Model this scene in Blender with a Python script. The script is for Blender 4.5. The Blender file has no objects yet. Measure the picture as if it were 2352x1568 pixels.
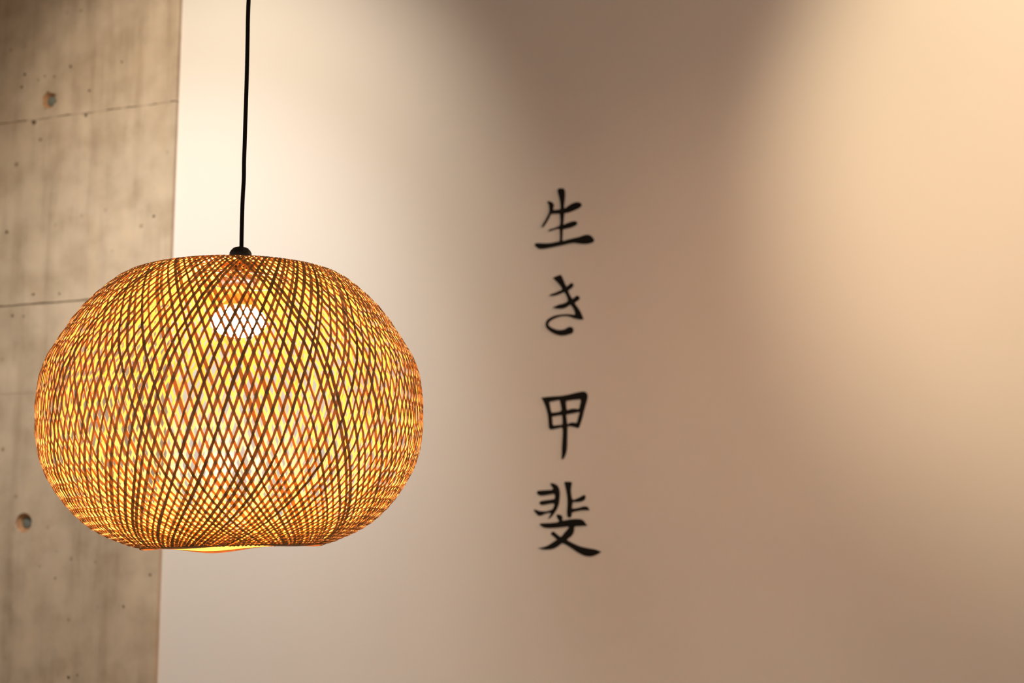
import bpy, bmesh, math, random
from mathutils import Vector, Matrix
from mathutils.geometry import delaunay_2d_cdt
random.seed(7)
S = bpy.context.scene
COL = S.collection
PI = math.pi

# ------------------------------------------------------------------ camera
YAW, PITCH, FPX = math.radians(20.5), math.radians(8.7), 50 / 36 * 2352
EYE = Vector((0, -3.0, 1.5))
FWD = Vector((-math.sin(YAW) * math.cos(PITCH), math.cos(YAW) * math.cos(PITCH), math.sin(PITCH)))
RGT = Vector((math.cos(YAW), math.sin(YAW), 0))
UPV = RGT.cross(FWD)
def ray(px, py):
    return FWD + RGT * ((px - 1176) / FPX) + UPV * ((784 - py) / FPX)
def on_wall(px, py, y=0.0):                       # where that sight line meets the wall plane
    d = ray(px, py); return EYE + d * ((y - EYE.y) / d.y)
cd = bpy.data.cameras.new('camera'); cam = bpy.data.objects.new('camera', cd); COL.objects.link(cam)
cam.location = EYE
cam.matrix_world = Matrix.Translation(EYE) @ Matrix((RGT, UPV, -FWD)).transposed().to_4x4()
cd.lens = 50; cd.sensor_width = 36; cd.clip_start = 0.05
cd.dof.use_dof = True; cd.dof.focus_distance = 1.77; cd.dof.aperture_fstop = 5.6
S.camera = cam

# ------------------------------------------------------------------ world, light, exposure
w = bpy.data.worlds.new('world'); S.world = w; w.use_nodes = True
bg = w.node_tree.nodes['Background']; bg.inputs[0].default_value = (1, .783, .587, 1); bg.inputs[1].default_value = 0.46
S.view_settings.view_transform = 'Standard'; S.view_settings.look = 'None'
S.view_settings.gamma = 1; S.view_settings.use_curve_mapping = False; S.view_settings.exposure = 0
S.cycles.max_bounces = 10; S.cycles.diffuse_bounces = 5; S.cycles.transmission_bounces = 6
S.cycles.sample_clamp_indirect = 4
def spot(name, loc, aim, half, blend, power, col, rad=.04):
    l = bpy.data.lights.new(name, 'SPOT'); l.spot_size = 2 * math.radians(half); l.spot_blend = blend
    l.energy = power; l.color = col; l.shadow_soft_size = rad
    o = bpy.data.objects.new(name, l); COL.objects.link(o); o.location = loc
    o.rotation_euler = (Vector(aim) - Vector(loc)).to_track_quat('-Z', 'Y').to_euler()
    return o
WARM = (1, .80, .60); AMBER = (1, .66, .38)
#SPOTS
def beam(loc, ax, az, half, blend, rgb, k=1.0):
    m = max(rgb); return spot('ceiling_or_fill_spot', loc, (ax, 0, az), half, blend, k * m, tuple(c / m for c in rgb))
F1 = (-1.865, -1.322, 3.40); F2 = (-.025, -1.513, 3.047); F3 = (1.188, -.306, 3.059)
beam(F1, -1.935, 2.359, 31.6, .915, (91.3, 76.3, 58.2))
beam(F1, -2.071, 1.691, 28.0, 1, (82.0, 80.8, 76.7))
beam(F2, .182, 2.386, 28.4, .70, (78.8, 60.1, 36.3))
beam(F2, -.594, .715, 41.8, 1, (41.0, 24.0, 14.0))
beam(F3, -1.108, 2.039, 31.7, 1, (76.3, 42.0, 29.0))  # added fill beam, fitted to the wall tones, no fixture of its own
#ENDSPOTS

# ------------------------------------------------------------------ helpers
def new_obj(name, me, mat=None, parent=None, **props):
    o = bpy.data.objects.new(name, me); COL.objects.link(o)
    if mat is not None and not me.materials: me.materials.append(mat)
    if parent: o.parent = parent
    for k, v in props.items(): o[k] = v
    return o
def mesh(name, verts, faces, smooth=False):
    me = bpy.data.meshes.new(name); me.from_pydata([tuple(v) for v in verts], [], faces); me.update()
    if smooth: me.polygons.foreach_set('use_smooth', [True] * len(me.polygons))
    return me
def box_mesh(name, a, b):
    x0, y0, z0 = a; x1, y1, z1 = b
    v = [(x, y, z) for x in (x0, x1) for y in (y0, y1) for z in (z0, z1)]
    f = [(0, 1, 3, 2), (4, 6, 7, 5), (0, 4, 5, 1), (2, 3, 7, 6), (0, 2, 6, 4), (1, 5, 7, 3)]
    return mesh(name, v, f)
def lathe(name, prof, n=40, smooth=True, caps=True):
    v, f = [], []
    for r, z in prof:
        for k in range(n):
            a = 2 * PI * k / n; v.append((r * math.cos(a), r * math.sin(a), z))
    for i in range(len(prof) - 1):
        for k in range(n):
            k2 = (k + 1) % n; f.append((i * n + k, i * n + k2, (i + 1) * n + k2, (i + 1) * n + k))
    if caps:
        f.append(tuple(range(n))[::-1]); f.append(tuple((len(prof) - 1) * n + k for k in range(n)))
    return mesh(name, v, f, smooth)
def tube(name, pts, r, n=10, closed=False):
    v, f = [], []; m = len(pts)
    for i, p in enumerate(pts):
        a = pts[(i - 1) % m] if (closed or i) else pts[0]
        b = pts[(i + 1) % m] if (closed or i < m - 1) else pts[-1]
        t = (b - a).normalized(); u = t.orthogonal().normalized()
        if abs(t.z) < .9: u = t.cross(Vector((0, 0, 1))).normalized()
        else: u = t.cross(Vector((1, 0, 0))).normalized()
        q = t.cross(u); rr = r(i / (m - 1)) if callable(r) else r
        for k in range(n):
            an = 2 * PI * k / n; v.append(p + (u * math.cos(an) + q * math.sin(an)) * rr)
    for i in range(m if closed else m - 1):
        j = (i + 1) % m
        for k in range(n):
            k2 = (k + 1) % n; f.append((i * n + k, j * n + k, j * n + k2, i * n + k2))
    if not closed:
        f.append(tuple(range(n))); f.append(tuple((m - 1) * n + k for k in range(n))[::-1])
    return mesh(name, v, f, True)
def catmull(pts, sub=5, closed=True):
    n = len(pts); out = []
    P = [Vector(p) for p in pts]
    for i in range(n if closed else n - 1):
        a, b, c, d = (P[(i - 1) % n], P[i], P[(i + 1) % n], P[(i + 2) % n]) if closed else \
            (P[max(i - 1, 0)], P[i], P[i + 1], P[min(i + 2, n - 1)])
        for k in range(sub):
            t = k / sub
            out.append(.5 * ((2 * b) + (c - a) * t + (2 * a - 5 * b + 4 * c - d) * t * t + (3 * b - a - 3 * c + d) * t ** 3))
    if not closed: out.append(P[-1])
    return out
def inside(x, z, loops):
    c = False
    for lp in loops:
        n = len(lp)
        for i in range(n):
            (x1, z1), (x2, z2) = lp[i], lp[i - 1]
            if (z1 > z) != (z2 > z) and x < (x2 - x1) * (z - z1) / (z2 - z1) + x1: c = not c
    return c
def plate(name, loops, y0, y1):
    """loops: lists of (x, z) world points (outer and holes) filled and given the depth y0..y1 (y0 in front)"""
    cl = []
    for lp in loops:
        q = []
        for p in lp:
            if not q or abs(p[0] - q[-1][0]) + abs(p[1] - q[-1][1]) > 2e-5: q.append(p)
        cl.append(q)
    vs = [Vector(p) for lp in cl for p in lp]; es = []; o_ = 0
    for lp in cl:
        es += [(o_ + k, o_ + (k + 1) % len(lp)) for k in range(len(lp))]; o_ += len(lp)
    ov, oe, of, *_ = delaunay_2d_cdt(vs, es, [], 1, 1e-7)
    fs = []
    for f in of:
        cx_ = sum(ov[k].x for k in f) / 3; cz_ = sum(ov[k].y for k in f) / 3
        if inside(cx_, cz_, cl): fs.append(tuple(f))
    n = len(ov); V = [(p.x, y0, p.y) for p in ov] + [(p.x, y1, p.y) for p in ov]
    cnt = {}
    F = []
    for f in fs:
        a, b_, c_ = (ov[k] for k in f)
        if (b_ - a).cross(c_ - a) < 0: f = f[::-1]      # front faces -y
        F.append(f); F.append(tuple(k + n for k in f[::-1]))
        for k in range(3):
            e = (f[k], f[(k + 1) % 3]); cnt[e] = 1
    for (a, b_) in cnt:
        if (b_, a) not in cnt: F.append((b_, a, a + n, b_ + n))
    me = mesh(name, V, F); return me

# ------------------------------------------------------------------ materials
def mat(name):
    m = bpy.data.materials.new(name); m.use_nodes = True; nt = m.node_tree
    return m, nt, nt.nodes['Principled BSDF']
def nd(nt, t, **kw):
    n = nt.nodes.new(t)
    for k, v in kw.items(): setattr(n, k, v)
    return n
def noise(nt, vec, scale, detail=4, rough=.5, stretch=None):
    if stretch:
        mp = nd(nt, 'ShaderNodeMapping'); mp.inputs['Scale'].default_value = stretch
        nt.links.new(vec, mp.inputs[0]); vec = mp.outputs[0]
    n = nd(nt, 'ShaderNodeTexNoise'); n.inputs['Scale'].default_value = scale
    n.inputs['Detail'].default_value = detail; n.inputs['Roughness'].default_value = rough
    nt.links.new(vec, n.inputs['Vector']); return n.outputs['Fac']
def ramp(nt, fac, stops):
    r = nd(nt, 'ShaderNodeValToRGB'); e = r.color_ramp.elements
    while len(e) < len(stops): e.new(.5)
    for el, (p, c) in zip(e, stops): el.position = p; el.color = (*c, 1)
    nt.links.new(fac, r.inputs[0]); return r.outputs[0]
def mul(nt, a, b, fac=1.0, mode='MULTIPLY'):
    m = nd(nt, 'ShaderNodeMix', data_type='RGBA', blend_type=mode); m.inputs[0].default_value = fac
    nt.links.new(a, m.inputs[6]); nt.links.new(b, m.inputs[7]); return m.outputs[2]
def bump(nt, h, b, strength, dist=.001):
    n = nd(nt, 'ShaderNodeBump'); n.inputs['Strength'].default_value = strength; n.inputs['Distance'].default_value = dist
    nt.links.new(h, n.inputs['Height']); nt.links.new(n.outputs[0], b.inputs['Normal'])

m_plaster, nt, b = mat('white_plaster')
tc = nd(nt, 'ShaderNodeTexCoord').outputs['Object']
nt.links.new(ramp(nt, noise(nt, tc, 1.3, 3), [(.3, (.80, .775, .75)), (.7, (.83, .81, .785))]), b.inputs['Base Color'])
b.inputs['Roughness'].default_value = .75
bump(nt, noise(nt, tc, 260, 3), b, .08, .0006)

m_conc, nt, b = mat('board_marked_concrete')
tc = nd(nt, 'ShaderNodeTexCoord').outputs['Object']
c = ramp(nt, noise(nt, tc, 2.6, 6, .6), [(.28, (.43, .355, .265)), (.5, (.53, .44, .335)), (.72, (.63, .53, .41))])
streak = ramp(nt, noise(nt, tc, 3.0, 5, .6, (6, 1, .55)), [(.30, (.74, .70, .66)), (.50, (1, 1, 1)), (.72, (1.10, 1.08, 1.05))])
c = mul(nt, c, streak, .8)
cloud = ramp(nt, noise(nt, tc, 11, 4, .55), [(.34, (.76, .72, .67)), (.55, (1, 1, 1)), (.75, (1.12, 1.1, 1.07))])
c = mul(nt, c, cloud, .75)
vo = nd(nt, 'ShaderNodeTexVoronoi'); vo.inputs['Scale'].default_value = 17; nt.links.new(tc, vo.inputs['Vector'])
pits = ramp(nt, vo.outputs['Distance'], [(.06, (.50, .45, .38)), (.15, (1, 1, 1))])
pm = ramp(nt, noise(nt, tc, 4.1, 2), [(.50, (0, 0, 0)), (.60, (1, 1, 1))])
mx = nd(nt, 'ShaderNodeMix', data_type='RGBA', blend_type='MULTIPLY'); nt.links.new(pm, mx.inputs[0])
nt.links.new(c, mx.inputs[6]); nt.links.new(pits, mx.inputs[7])
nt.links.new(mx.outputs[2], b.inputs['Base Color']); b.inputs['Roughness'].default_value = .7
bump(nt, noise(nt, tc, 40, 6, .6), b, .35, .002)

m_joint, nt, b = mat('concrete_joint'); b.inputs['Base Color'].default_value = (.27, .22, .165, 1); b.inputs['Roughness'].default_value = .9
m_rust, nt, b = mat('rusty_recess')
tc = nd(nt, 'ShaderNodeTexCoord').outputs['Object']
nt.links.new(ramp(nt, noise(nt, tc, 60, 4), [(.3, (.33, .17, .08)), (.7, (.55, .33, .17))]), b.inputs['Base Color']); b.inputs['Roughness'].default_value = .9
m_plug, nt, b = mat('grey_plug'); b.inputs['Base Color'].default_value = (.15, .17, .15, 1); b.inputs['Roughness'].default_value = .7
m_ink, nt, b = mat('black_lettering'); b.inputs['Base Color'].default_value = (.006, .005, .004, 1); b.inputs['Roughness'].default_value = .6
b.inputs['Specular IOR Level'].default_value = .15
m_black, nt, b = mat('black_plastic'); b.inputs['Base Color'].default_value = (.012, .010, .010, 1); b.inputs['Roughness'].default_value = .45
m_cord, nt, b = mat('black_cord'); b.inputs['Base Color'].default_value = (.008, .006, .006, 1); b.inputs['Roughness'].default_value = .8
b.inputs['Specular IOR Level'].default_value = .2
m_white, nt, b = mat('bulb_housing'); b.inputs['Base Color'].default_value = (.80, .50, .16, 1); b.inputs['Roughness'].default_value = .4  # amber base colour includes the yellow light reflected from the shade's interior
m_floor, nt, b = mat('floor_boards'); b.inputs['Base Color'].default_value = (.22, .15, .10, 1); b.inputs['Roughness'].default_value = .6
m_ceil, nt, b = mat('ceiling_paint'); b.inputs['Base Color'].default_value = (.30, .28, .26, 1); b.inputs['Roughness'].default_value = .9
m_glow, nt, b = mat('lit_diffuser')
b.inputs['Base Color'].default_value = (1, .95, .85, 1); b.inputs['Emission Color'].default_value = (1, .86, .64, 1)
b.inputs['Emission Strength'].default_value = 500

def bamboo(name, refl_lo, refl_hi, tran):
    m = bpy.data.materials.new(name); m.use_nodes = True; nt = m.node_tree
    nt.nodes.remove(nt.nodes['Principled BSDF']); out = nt.nodes['Material Output']
    tc = nd(nt, 'ShaderNodeTexCoord').outputs['UV']
    inf = nd(nt, 'ShaderNodeObjectInfo')
    fib = noise(nt, tc, 3.0, 4, .6, (14, 2.2, 1))
    base = ramp(nt, fib, [(.30, refl_lo), (.68, refl_hi)])
    tint = ramp(nt, inf.outputs['Random'], [(0, (.60, .56, .50)), (.35, (.92, .88, .82)), (1, (1.08, 1.10, 1.10))])
    base = mul(nt, base, tint, 1)
    d = nd(nt, 'ShaderNodeBsdfDiffuse'); nt.links.new(base, d.inputs[0])
    t = nd(nt, 'ShaderNodeBsdfTranslucent')
    tr = ramp(nt, inf.outputs['Random'], [(0, tuple(x * .55 for x in tran)), (.45, tran), (1, tuple(x * 1.2 for x in tran))])
    nt.links.new(tr, t.inputs[0])
    a = nd(nt, 'ShaderNodeAddShader'); nt.links.new(d.outputs[0], a.inputs[0]); nt.links.new(t.outputs[0], a.inputs[1])
    g = nd(nt, 'ShaderNodeBsdfGlossy'); g.inputs['Roughness'].default_value = .45; g.inputs[0].default_value = (1, 1, 1, 1)
    ms = nd(nt, 'ShaderNodeMixShader'); ms.inputs[0].default_value = .03
    nt.links.new(a.outputs[0], ms.inputs[1]); nt.links.new(g.outputs[0], ms.inputs[2])
    nt.links.new(ms.outputs[0], out.inputs[0]); return m
m_pith_a = bamboo('bamboo_pith_outer', (.54, .185, .020), (.70, .255, .038), (.10, .052, .010))
m_pith_b = bamboo('bamboo_pith_inner', (.58, .205, .022), (.76, .29, .042), (.12, .064, .012))
m_skin_a = bamboo('bamboo_skin_outer', (.25, .185, .095), (.38, .29, .155), (.155, .080, .005))
m_skin_b = bamboo('bamboo_skin_inner', (.28, .20, .095), (.42, .315, .16), (.205, .112, .007))
m_rim = bamboo('bamboo_rim', (.30, .20, .12), (.42, .29, .18), (.02, .004, .0005))

# ------------------------------------------------------------------ room shell
edge = on_wall(398, 580).x                                       # where the concrete ends and the plaster begins
new_obj('floor', box_mesh('floor', (-6, -6, -.1), (4.5, .35, 0)), m_floor, kind='structure')
new_obj('ceiling', box_mesh('ceiling', (-6, -6, 3.5), (4.5, .35, 3.6)), m_ceil, kind='structure')
new_obj('wall_back', box_mesh('wall_back', (edge, 0, 0), (4.5, .3, 3.5)), m_plaster, kind='structure')
TH = .012                                                        # the concrete stands this much proud of the plaster
wl = new_obj('wall_left', box_mesh('wall_left', (-6, 0, 0), (edge, .3, 3.5)), m_joint, kind='structure')

def zline(p, q):                                                 # height on the wall of a joint
    return (on_wall(*p, -TH).z + on_wall(*q, -TH).z) / 2
za = zline((20, 276), (400, 240)); zb = zline((20, 704), (190, 689)); zc = zline((20, 905), (100, 900))
def circ(cx, cz, r, n=22, jit=.0, seed=0):
    rg = random.Random(seed)
    return [(cx + r * (1 + rg.uniform(-jit, jit)) * math.cos(-2 * PI * k / n), cz + r * (1 + rg.uniform(-jit, jit)) * math.sin(-2 * PI * k / n)) for k in range(n)]
def wob(x, seed, amp):
    return amp * (math.sin(x * 37 + seed) + .7 * math.sin(x * 91 + 2.1 * seed) + .5 * math.sin(x * 233 + seed * 3.3))
def edge_pts(z, side, amp, seed, gap):
    """ragged board edge from the left end to the right end; side +1: this panel lies above the joint"""
    n = 260; x0 = -5.99; out = []
    for i in range(n + 1):
        # finer steps in view
        t = i / n; x = x0 + (edge - x0) * (1 - (1 - t) ** 1.8)
        g = max(.0001, gap + wob(x, seed, amp)) if amp else gap
        out.append((x, z + side * g))
    return out
ties = [(on_wall(56, 1200, -TH), .0250, 3, .03), (on_wall(113, 230, -TH), .0230, 11, .16)]
pit_px = [(77, 282, 7), (197, 265, 5), (295, 250, 4.5), (147, 269, 4), (50, 200, 4), (57, 171, 4), (162, 153, 4), (158, 1556, 5),
          (88, 184, 3), (125, 176, 3), (103, 175, 3), (15, 533, 5), (128, 1328, 3), (285, 1393, 3.5), (346, 1320, 3.5), (76, 676, 4), (136, 675, 3.5),
          (30, 726, 4), (56, 727, 3), (120, 1100, 3), (205, 208, 3.5), (280, 142, 3), (353, 497, 3.5), (178, 1550, 3)]
pits = [(on_wall(x, y, -TH), r / 850) for x, y, r in pit_px]
def panel(z0, z1, lower, upper, y0=-TH, seed=0):
    outer = list(lower) + list(reversed(upper))
    loops = [outer]
    for c_, r, sd, jt in ties:
        if z0 < c_.z < z1: loops.append(circ(c_.x, c_.z, r, 26, jt, sd))
    for k, (c_, r) in enumerate(pits):
        if z0 + r < c_.z < z1 - r: loops.append(circ(c_.x, c_.z, r * .9, 9, .25, k))
    return new_obj('concrete_panel', plate('concrete_panel', loops, y0, -.0005), m_conc, wl)
lo0 = [(-5.99, .0), (edge, .0)]; hi3 = [(-5.99, 3.49), (edge, 3.49)]
panel(0, zc, lo0, edge_pts(zc, -1, 0, 1, .00012), -TH - .0026)
panel(zc, zb, edge_pts(zc, 1, 0, 1, .00012), edge_pts(zb, -1, .0003, 2, .0016), -TH - .0032)
panel(zb, za, edge_pts(zb, 1, .0006, 4, .0032), edge_pts(za, -1, .0011, 5, .0001), -TH)
panel(za, 3.49, edge_pts(za, 1, .0016, 8, .0006), hi3, -TH - .0006)
for c_, r, sd, jt in ties:
    th = new_obj('tie_hole', lathe('tie_hole', [(r * 1.0, 0), (r * .72, -TH * .55), (r * .60, -TH + .0015)], 28, caps=False), m_rust, wl)
    th.location = (c_.x, -TH, c_.z); th.rotation_euler = (PI / 2, 0, 0)
    pl = new_obj('tie_plug', lathe('tie_plug', [(r * .62, -TH + .0012), (r * .50, -TH + .0030), (r * .20, -TH + .0034)], 24), m_plug, wl, label='dull grey plug')
    pl.location = (c_.x, -TH, c_.z); pl.rotation_euler = (PI / 2, 0, 0)

# ------------------------------------------------------------------ brush characters on the plaster
A = [[(712,285),(735,262),(770,255),(815,258),(840,285),(850,340),(845,430),(835,520),(830,600),(850,612),(900,575),(970,530),(1050,505),(1110,510),(1145,540),(1140,575),(1095,615),(1010,655),(920,690),(840,705),(832,740),(825,800),(820,860),(818,900),(840,902),(900,875),(980,850),(1040,848),(1068,880),(1055,910),(1000,945),(920,970),(830,990),(808,1005),(805,1080),(800,1150),(802,1195),(850,1192),(900,1176),(1000,1152),(1100,1130),(1170,1105),(1240,1090),(1300,1100),(1345,1140),(1372,1185),(1350,1225),(1280,1250),(1190,1258),(1100,1250),(1000,1240),(900,1255),(800,1280),(700,1300),(600,1320),(500,1338),(430,1345),(370,1340),(320,1305),(300,1270),(320,1245),(380,1240),(480,1245),(580,1240),(680,1222),(742,1207),(752,1190),(755,1100),(750,1010),(740,985),(700,987),(640,1005),(590,1022),(550,1028),(548,1010),(590,988),(660,967),(740,932),(757,900),(762,840),(757,760),(750,717),(700,715),(640,716),(592,727),(560,790),(520,860),(480,920),(450,955),(428,955),(430,930),(470,860),(510,790),(545,720),(560,670),(560,600),(548,540),(530,510),(535,488),(580,492),(625,515),(650,560),(640,600),(637,640),(680,642),(740,636),(762,622),(765,580),(758,500),(740,420),(722,350)]]
B = [[(630,220),(630,220),(690,190),(765,165),(765,165),(790,190),(820,260),(850,330),(875,375),(910,350),(945,320),(975,312),(1000,340),(985,385),(945,420),(912,445),(910,470),(935,525),(962,572),(985,595),(1010,580),(1040,550),(1075,540),(1110,570),(1105,605),(1070,635),(1032,660),(1025,682),(1062,732),(1110,800),(1140,860),(1165,920),(1180,965),(1180,965),(1120,970),(1060,960),(1000,945),(940,922),(880,910),(800,910),(720,928),(650,955),(590,990),(555,1030),(550,1070),(590,1105),(650,1135),(720,1155),(790,1155),(850,1140),(900,1110),(950,1100),(990,1125),(998,1170),(975,1215),(920,1235),(850,1252),(780,1258),(700,1245),(620,1210),(550,1160),(505,1110),(495,1050),(510,1000),(550,955),(620,915),(700,888),(800,876),(900,872),(980,880),(1020,884),(1026,850),(1005,790),(970,735),(942,705),(900,730),(850,760),(790,775),(720,775),(660,765),(630,758),(660,735),(740,700),(820,680),(880,652),(896,625),(890,590),(870,540),(840,485),(800,490),(730,520),(660,540),(600,545),(562,535),(600,512),(680,482),(740,455),(790,430),(785,400),(740,340),(690,285),(650,245)]]
Cc = [[(418,260),(418,260),(520,245),(650,235),(780,225),(900,205),(1020,175),(1120,155),(1200,150),(1245,190),(1255,240),(1240,320),(1215,410),(1190,500),(1160,620),(1125,730),(1095,800),(1070,805),(1020,790),(960,775),(910,775),(892,792),(890,900),(887,1020),(885,1120),(875,1220),(855,1290),(830,1345),(800,1370),(785,1355),(788,1280),(790,1150),(800,1000),(805,880),(797,800),(760,800),(690,815),(620,830),(575,825),(555,790),(548,700),(540,600),(520,500),(490,400),(450,310)],
      [(570,335),(620,325),(720,305),(750,310),(765,370),(780,450),(780,490),(730,515),(650,525),(605,520),(585,450),(572,380)],
      [(865,330),(890,315),(1000,300),(1110,290),(1130,310),(1120,380),(1100,450),(1085,462),(1000,455),(930,468),(885,480),(870,420)],
      [(615,605),(640,595),(780,575),(795,600),(800,660),(800,730),(785,745),(720,752),(650,760),(625,740),(620,680)],
      [(870,575),(890,560),(1000,540),(1090,520),(1105,535),(1085,610),(1065,690),(1050,710),(980,705),(930,715),(895,735),(882,680)]]
D = [[(580,160),(620,150),(680,170),(720,205),(745,260),(755,330),(750,430),(735,530),(700,620),(650,700),(600,760),(545,800),(545,800),(555,765),(580,720),(590,690),(540,690),(480,705),(420,735),(370,735),(330,700),(285,635),(310,625),(370,645),(440,655),(510,655),(570,640),(620,615),(645,570),(650,520),(590,520),(530,530),(450,545),(405,535),(385,505),(410,475),(480,460),(560,450),(630,440),(660,425),(665,390),(655,350),(600,350),(520,365),(420,375),(370,360),(340,325),(360,290),(430,280),(520,275),(600,270),(630,250),(600,200)],
     [(838,135),(900,125),(970,140),(958,220),(955,300),(965,380),(985,445),(1040,435),(1110,405),(1160,375),(1200,365),(1220,390),(1205,445),(1160,475),(1090,490),(990,495),(980,550),(977,600),(1030,605),(1100,590),(1170,570),(1230,568),(1265,590),(1285,635),(1230,638),(1150,640),(1060,655),(975,680),(968,720),(950,765),(915,770),(890,750),(880,690),(885,600),(890,500),(885,400),(870,300),(850,200)],
     [(690,725),(725,712),(780,730),(805,770),(800,820),(870,815),(950,800),(1050,795),(1130,800),(1180,825),(1215,870),(1250,915),(1250,915),(1180,920),(1100,925),(1020,935),(1012,1000),(995,1060),(960,1105),(910,1145),(885,1170),(940,1205),(1030,1250),(1130,1290),(1260,1320),(1400,1345),(1500,1385),(1500,1385),(1440,1425),(1350,1462),(1270,1470),(1180,1450),(1080,1400),(980,1335),(890,1275),(800,1235),(730,1280),(650,1325),(560,1345),(470,1345),(400,1330),(355,1318),(355,1318),(440,1305),(530,1275),(610,1225),(680,1180),(695,1165),(650,1120),(600,1075),(595,1050),(635,1020),(680,1050),(740,1100),(780,1110),(840,1040),(890,980),(912,935),(800,945),(680,955),(560,960),(470,950),(410,915),(390,895),(410,875),(500,870),(600,865),(690,855),(740,835),(715,790)]]
LABELS = ['black brush character with a long bottom stroke, topmost of the four on the white wall',
          'black curved brush character with an open hook, second of four on the white wall',
          'black brush character shaped like a four-pane window on a stem, third of the four',
          'black brush character with comb-like strokes over a crossed sweep, lowest on the white wall']
for loops, oy, lab in zip((A, B, Cc, D), (400, 610, 880, 1090), LABELS):
    L = []
    for lp in loops:
        q = []
        for p in catmull([(a, b_, 0) for a, b_ in lp], 3):
            h = on_wall(1190 + p.x / 7.84, oy + p.y / 7.84); q.append((h.x, h.z))
        L.append(q)
    me = plate('wall_character', L, -.0016, -.0001)
    ctr = sum((v.co for v in me.vertices), Vector()) / len(me.vertices); ctr.y = 0
    me.transform(Matrix.Translation(-ctr))
    o = new_obj('wall_character', me, m_ink, label=lab, category='lettering', group='black brush characters down the white wall')
    o.location = ctr

# ------------------------------------------------------------------ pendant lamp
DL = 1.83                                                        # distance of the lamp from the camera along its axis
def at(px, py, depth=DL):
    return EYE + ray(px, py) * depth
hor = Vector((ray(537, 925).x, ray(537, 925).y, 0)).normalized() # away from the camera, level
side = Vector((hor.y, -hor.x, 0))                                # to the right in the picture
axis_pt = at(537, 925)
DH = (axis_pt - EYE).to_2d().length
def zof(py, r, px=537):                                          # height of a silhouette point of radius r
    d = ray(px, py); return EYE.z + d.z / d.to_2d().length * (DH - r * r / DH)
def rof(h, px=529): return DH * math.sin((math.atan((px + h - 1176) / FPX) - math.atan((px - h - 1176) / FPX)) / 2)
OUT = [(1254, 208), (1247, 234), (1241, 249), (1227, 283), (1211, 312), (1195, 334), (1160, 370), (1114, 404), (1066, 429), (1010, 443), (950, 447),
       (890, 444), (830, 429), (760, 386), (717, 354), (678, 314), (641, 263)]
prof = []
for y, h in OUT:
    r = rof(h); prof.append((r, zof(y, r)))
def zfront(py, rs):                                              # near the top the outline is made by the front shoulder
    d = ray(537, py); return EYE.z + d.z / d.to_2d().length * (DH - rs)
prof += [(rof(210), zfront(610, .050)), (rof(158), zfront(596, .072)), (rof(110), zfront(589.5, .078)), (.050, zfront(587, .078))]
PZ0 = prof[0][1]
base = Vector((axis_pt.x, axis_pt.y, PZ0))
pts = catmull([(r, 0, z - PZ0) for r, z in prof], 24, closed=False)
# arc length and the spiral angle of a strip along the profile
RMX = max(p.x for p in pts); IMX = max(range(len(pts)), key=lambda k: pts[k].x)
def lean(i):                                                     # how far a strip leans from the meridian there
    t = 1 - pts[min(i, len(pts) - 1)].x / RMX
    tab = [(0, 18.5), (.06, 23), (.18, 30), (.36, 34), (.55, 36)] if i < IMX else [(0, 18.5), (.1, 20.5), (.3, 23.5), (.5, 27), (.7, 36), (.85, 50)]
    for (a, u), (b_, v) in zip(tab, tab[1:]):
        if t <= b_: return math.radians(u + (v - u) * (t - a) / (b_ - a))
    return math.radians(tab[-1][1])
N = 138; DEL = 2 * PI / N
sm = [0]; g = [0]
for ii, (a, b_) in enumerate(zip(pts[:-1], pts[1:])):
    ds = (b_ - a).length; r = (a.x + b_.x) / 2
    al = lean(ii); sm.append(sm[-1] + ds); g.append(g[-1] + math.tan(al) / r * ds)
gm = g[len(g) // 2]; G0, G1 = g[0], g[-1]
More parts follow.
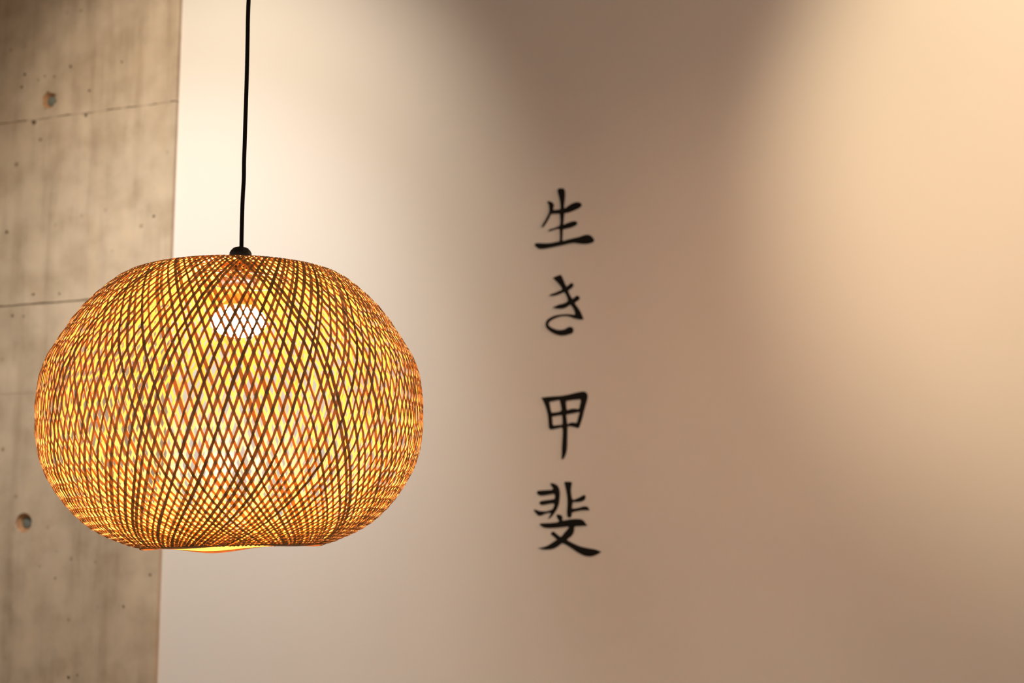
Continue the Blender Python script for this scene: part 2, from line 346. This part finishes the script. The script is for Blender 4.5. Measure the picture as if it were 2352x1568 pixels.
def strip_mesh(name, sgn, seed):
    rg = random.Random(seed)
    width = rg.choice([.0030, .0033, .0036, .0038, .0041, .0045]); ph = [rg.uniform(0, 6.28) for _ in range(3)]
    amp = rg.uniform(.05, .16) * DEL; trim = rg.uniform(0, .012)
    n = int((G1 - G0) * 2 / DEL * 4.6); v, f, uv = [], [], []
    j = 0; rows = []
    for i in range(n + 1):
        gg = G0 + (G1 - G0) * i / n
        while j < len(g) - 2 and g[j + 1] < gg: j += 1
        t = (gg - g[j]) / max(1e-9, g[j + 1] - g[j]); p = pts[j].lerp(pts[j + 1], t)
        tg = (pts[j + 1] - pts[j]).normalized(); s = sm[j] + t * (sm[j + 1] - sm[j])
        if s > sm[-1] - trim: break
        th = sgn * (gg + amp * (math.sin(s * 14 + ph[0]) + .6 * math.sin(s * 31 + ph[1])))
        al = lean(j)
        er = Vector((math.cos(th), math.sin(th), 0)); et = Vector((-math.sin(th), math.cos(th), 0))
        T = er * tg.x + Vector((0, 0, tg.z)); Nn = er * tg.z - Vector((0, 0, 1)) * tg.x     # meridian, outward normal
        d = T * math.cos(al) + et * (sgn * math.sin(al)); q = Nn.cross(d)
        off = sgn * (.00022 + .00050 * math.cos(2 * gg * PI / DEL))
        P = er * p.x + Vector((0, 0, p.z)) + Nn * off
        wd = width / 2 * (1 + .13 * math.sin(s * 47 + ph[2])) ; h = .00026
        rows.append(s)
        for a_, b2 in ((-wd, -h), (wd, -h), (wd, h), (-wd, h)): v.append(P + q * a_ + Nn * b2)
    m = len(rows)
    for i in range(m - 1):
        for k in range(4):
            k2 = (k + 1) % 4; f.append((i * 4 + k, i * 4 + k2, i * 4 + 4 + k2, i * 4 + 4 + k))
    f.append((3, 2, 1, 0)); e = (m - 1) * 4; f.append((e, e + 1, e + 2, e + 3))
    me = mesh(name, v, f)
    ul = me.uv_layers.new(name='UVMap')
    for lp in me.loops:
        vi = lp.vertex_index; ul.data[lp.index].uv = ((vi % 4 in (1, 2)) * 1.0 + seed * 1.7, rows[vi // 4] * 12 + seed)
    me.materials.append(m_pith_a if sgn > 0 else m_pith_b); me.materials.append(m_skin_a if sgn > 0 else m_skin_b)
    for i, pg in enumerate(me.polygons): pg.material_index = 0 if (i % 4 == 0 and i < (m - 1) * 4) else 1
    return me
lamp = bpy.data.objects.new('pendant_lamp', None); COL.objects.link(lamp); lamp.location = base; lamp.empty_display_size = .1
lamp['label'] = 'round woven bamboo pendant lamp hanging on a black cord, lit bulb inside'; lamp['category'] = 'lamp'
# shade frame: tilted a little to the left and its far side lower
TILT = Matrix.Rotation(math.radians(-1.5), 4, hor) @ Matrix.Rotation(math.radians(.2), 4, side)
Z2 = .19                                                         # tilts about a point at mid height
SH = Matrix.Translation((0, 0, Z2)) @ TILT @ Matrix.Translation((0, 0, -Z2))
rt = prof[0][0]
def hoop(rad, z0, z1, thick, n=120, ph=0, wobz=.0012):
    v, f = [], []
    for k in range(n):
        a = 2 * PI * k / n; e = Vector((math.cos(a), math.sin(a), 0)); 
        az = math.atan2(e.dot(hor), e.dot(side))                 # 90 deg = far side
        sag = -.0060 * math.exp(-((az - math.radians(106)) / .42) ** 2)
        w_ = wobz * math.sin(5 * a + ph) + sag; rr = rad + .0006 * math.sin(7 * a + ph)
        for r_, z_ in ((rr, z0), (rr + thick, z0), (rr + thick, z1), (rr, z1)): v.append(e * r_ + Vector((0, 0, z_ + w_ * (1 if z_ == z0 else .5))))
    for k in range(n):
        k2 = (k + 1) % n
        for j in range(4):
            j2 = (j + 1) % 4; f.append((k * 4 + j, k2 * 4 + j, k2 * 4 + j2, k * 4 + j2))
    return v, f
v1, f1 = hoop(rt - .0006, -.0012, .0042, .0022)
shade = new_obj('lamp_shade', mesh('lamp_shade', v1, f1), m_rim, lamp)
shade.matrix_local = SH
v2, f2 = hoop(rt - .0032, .0004, .0040, .0016, ph=2, wobz=.0006)
new_obj('inner_rim', mesh('inner_rim', v2, f2), m_pith_b, shade)
rp = pts[-1]
v3, f3 = [], []
mt = tube('top_ring', [Vector((math.cos(2 * PI * k / 60) * (rp.x - .001), math.sin(2 * PI * k / 60) * (rp.x - .001), rp.z)) for k in range(60)], .0028, 8, True)
new_obj('top_ring', mt, m_rim, shade)
plate_me = lathe('top_plate', [(rp.x + .004, rp.z - .0030), (rp.x * .6, rp.z - .0012), (.004, rp.z - .0008), (.004, rp.z), (rp.x * .6, rp.z - .0002), (rp.x + .004, rp.z - .0020)], 40, caps=False)
new_obj('top_plate', plate_me, m_pith_a, shade)
variants = {s_: [strip_mesh('bamboo_strip', s_, 10 * k + (s_ > 0) + 1) for k in range(10)] for s_ in (1, -1)}
for sgn in (1, -1):
    off = 0 if sgn > 0 else DEL
    first = None
    for i in range(N):
        me = variants[sgn][random.randrange(10)]
        if first is None: o = first = new_obj('bamboo_strip', me, None, shade)
        else:
            o = first.copy(); o.data = me; COL.objects.link(o); o.parent = shade
        o.rotation_euler = (0, 0, (-gm if sgn > 0 else gm) + i * DEL * 1.0 + random.uniform(-.17, .17) * DEL)
# cord, cap, lampholder, bulb hang plumb
cord_px = [(575.5, -120), (573, -40), (571, 0), (569.5, 40), (568.5, 100), (567, 170), (565.5, 220), (563.5, 280), (562, 330), (560.5, 370), (560, 410), (557.5, 455), (556, 500), (555, 540), (554.5, 574)]
cp = [at(x, y) - base for x, y in cord_px]
top = at(578, -180) - base
cp = [Vector((top.x, top.y, 3.5 - base.z)), Vector((top.x, top.y, top.z + .1))] + cp
new_obj('cord', tube('cord', catmull(cp, 4, False), .00265, 12), m_cord, lamp, label='thin black cord')
cx = at(552.5, 585) - base; lx, ly = cx.x, cx.y
def lat(name, prof_px, xc, m, parent, n=36, depth=DL, **k):
    """lathe a profile of (half width px, y px) about the plumb line through xc"""
    c_ = at(xc, prof_px[0][1]); pr = []
    for h, y in prof_px: pr.append((h / FPX * DL, at(xc, y).z - base.z))
    o = new_obj(name, lathe(name, pr, n), m, parent, **k)
    o.location = (lx, ly, 0) if parent is lamp else (0, 0, 0); return o
lat('cord_cap', [(6, 566), (6, 570), (15, 569), (18, 570.5), (19, 572.5), (22, 575), (25, 581), (25.3, 587), (24, 592), (20, 598)], 553, m_black, lamp, label='rounded black cap')
lat('lampholder', [(21, 598), (24, 604), (24, 626), (43, 628), (45, 634), (45, 648), (42, 654), (23, 657)], 552, m_black, lamp, label='black lampholder inside the shade')
hold = bpy.data.objects['lampholder']                           # woven sleeve round the lampholder
v4, f4 = [], []
z_lo, z_hi = at(550, 650).z - base.z, at(550, 606).z - base.z
for sg in (1, -1):
    for k in range(13):
        for q in range(9):
            t = q / 8; a0 = 2 * PI * k / 13 + sg * t * 1.5; zz = z_lo + (z_hi - z_lo) * t
            rr = .0290 - .006 * t + sg * .0004
            for da in (-.055, .055):
                v4.append((rr * math.cos(a0 + da), rr * math.sin(a0 + da), zz + sg * da * rr * .8))
            if q:
                b0 = len(v4) - 4; f4.append((b0, b0 + 1, b0 + 3, b0 + 2))
sl = new_obj('woven_sleeve', mesh('woven_sleeve', v4, f4), m_pith_b, lamp); sl.location = (lx, ly, 0)
so = sl.modifiers.new('thickness', 'SOLIDIFY'); so.thickness = .0006
bulb = lat('light_bulb', [(20, 655), (23, 657), (23.5, 668), (25, 682), (30, 694), (38, 703), (43, 707), (45, 709), (45, 716), (48, 718)], 549, m_white, lamp)
lat('bulb_diffuser', [(46, 716.5), (52, 720), (58, 726), (62, 734), (63.5, 742), (62, 750), (57, 759), (49, 766), (38, 772), (22, 776), (6, 777.5)], 548, m_glow, bulb, label='glowing white dome')
bl = bpy.data.lights.new('bulb_light', 'SPOT'); bl.energy = 45; bl.color = (1, .84, .60); bl.spot_size = math.radians(165); bl.spot_blend = 1; bl.shadow_soft_size = .018
bo = bpy.data.objects.new('bulb_light', bl); COL.objects.link(bo); bo.parent = bulb; bo.location = (0, 0, at(548, 779).z - base.z - .019)
# support wire inside the shade, held by the lampholder
zr = at(550, 645).z - base.z; wr = []
for k in range(64):
    a = 2 * PI * k / 64; wr.append(Vector((math.cos(a) * .062, math.sin(a) * .062, zr + .0015 * math.sin(3 * a))))
wire = new_obj('support_ring', tube('support_ring', wr, .0011, 6, True), m_black, lamp); wire.location = (lx, ly, 0)
for k in range(3):
    a = 2 * PI * k / 3 + .5
    p0 = Vector((math.cos(a) * .020, math.sin(a) * .020, zr)); p1 = Vector((math.cos(a) * .062, math.sin(a) * .062, zr + .001))
    o = new_obj('support_wire', tube('support_wire', [p0, (p0 + p1) / 2 + Vector((0, 0, .001)), p1], .0010, 6), m_black, wire)
# ceiling cup the cord hangs from
cup = new_obj('ceiling_cup', lathe('ceiling_cup', [(.012, 3.43 - base.z), (.045, 3.445 - base.z), (.05, 3.46 - base.z), (.05, 3.499 - base.z)], 32), m_black, lamp)
cup.location = (top.x, top.y, 0)
# loose splinters at the rim and shoulder
def splinter(px, py, dx, dy, depth, r=.0004):
    a = at(px, py, depth) - base; b_ = at(px + dx, py + dy, depth - .004) - base
    c_ = (a + b_) / 2 + Vector((0, 0, .0006))
    new_obj('loose_fibre', tube('loose_fibre', [a, c_, b_], r, 5), m_rim, lamp)
splinter(312, 1249, 4, 7, DL, .0016)
splinter(681, 606, -8, -9, DL - .06)
splinter(430, 615, 14, -5, DL - .15)
splinter(300, 660, 22, -16, DL - .12)
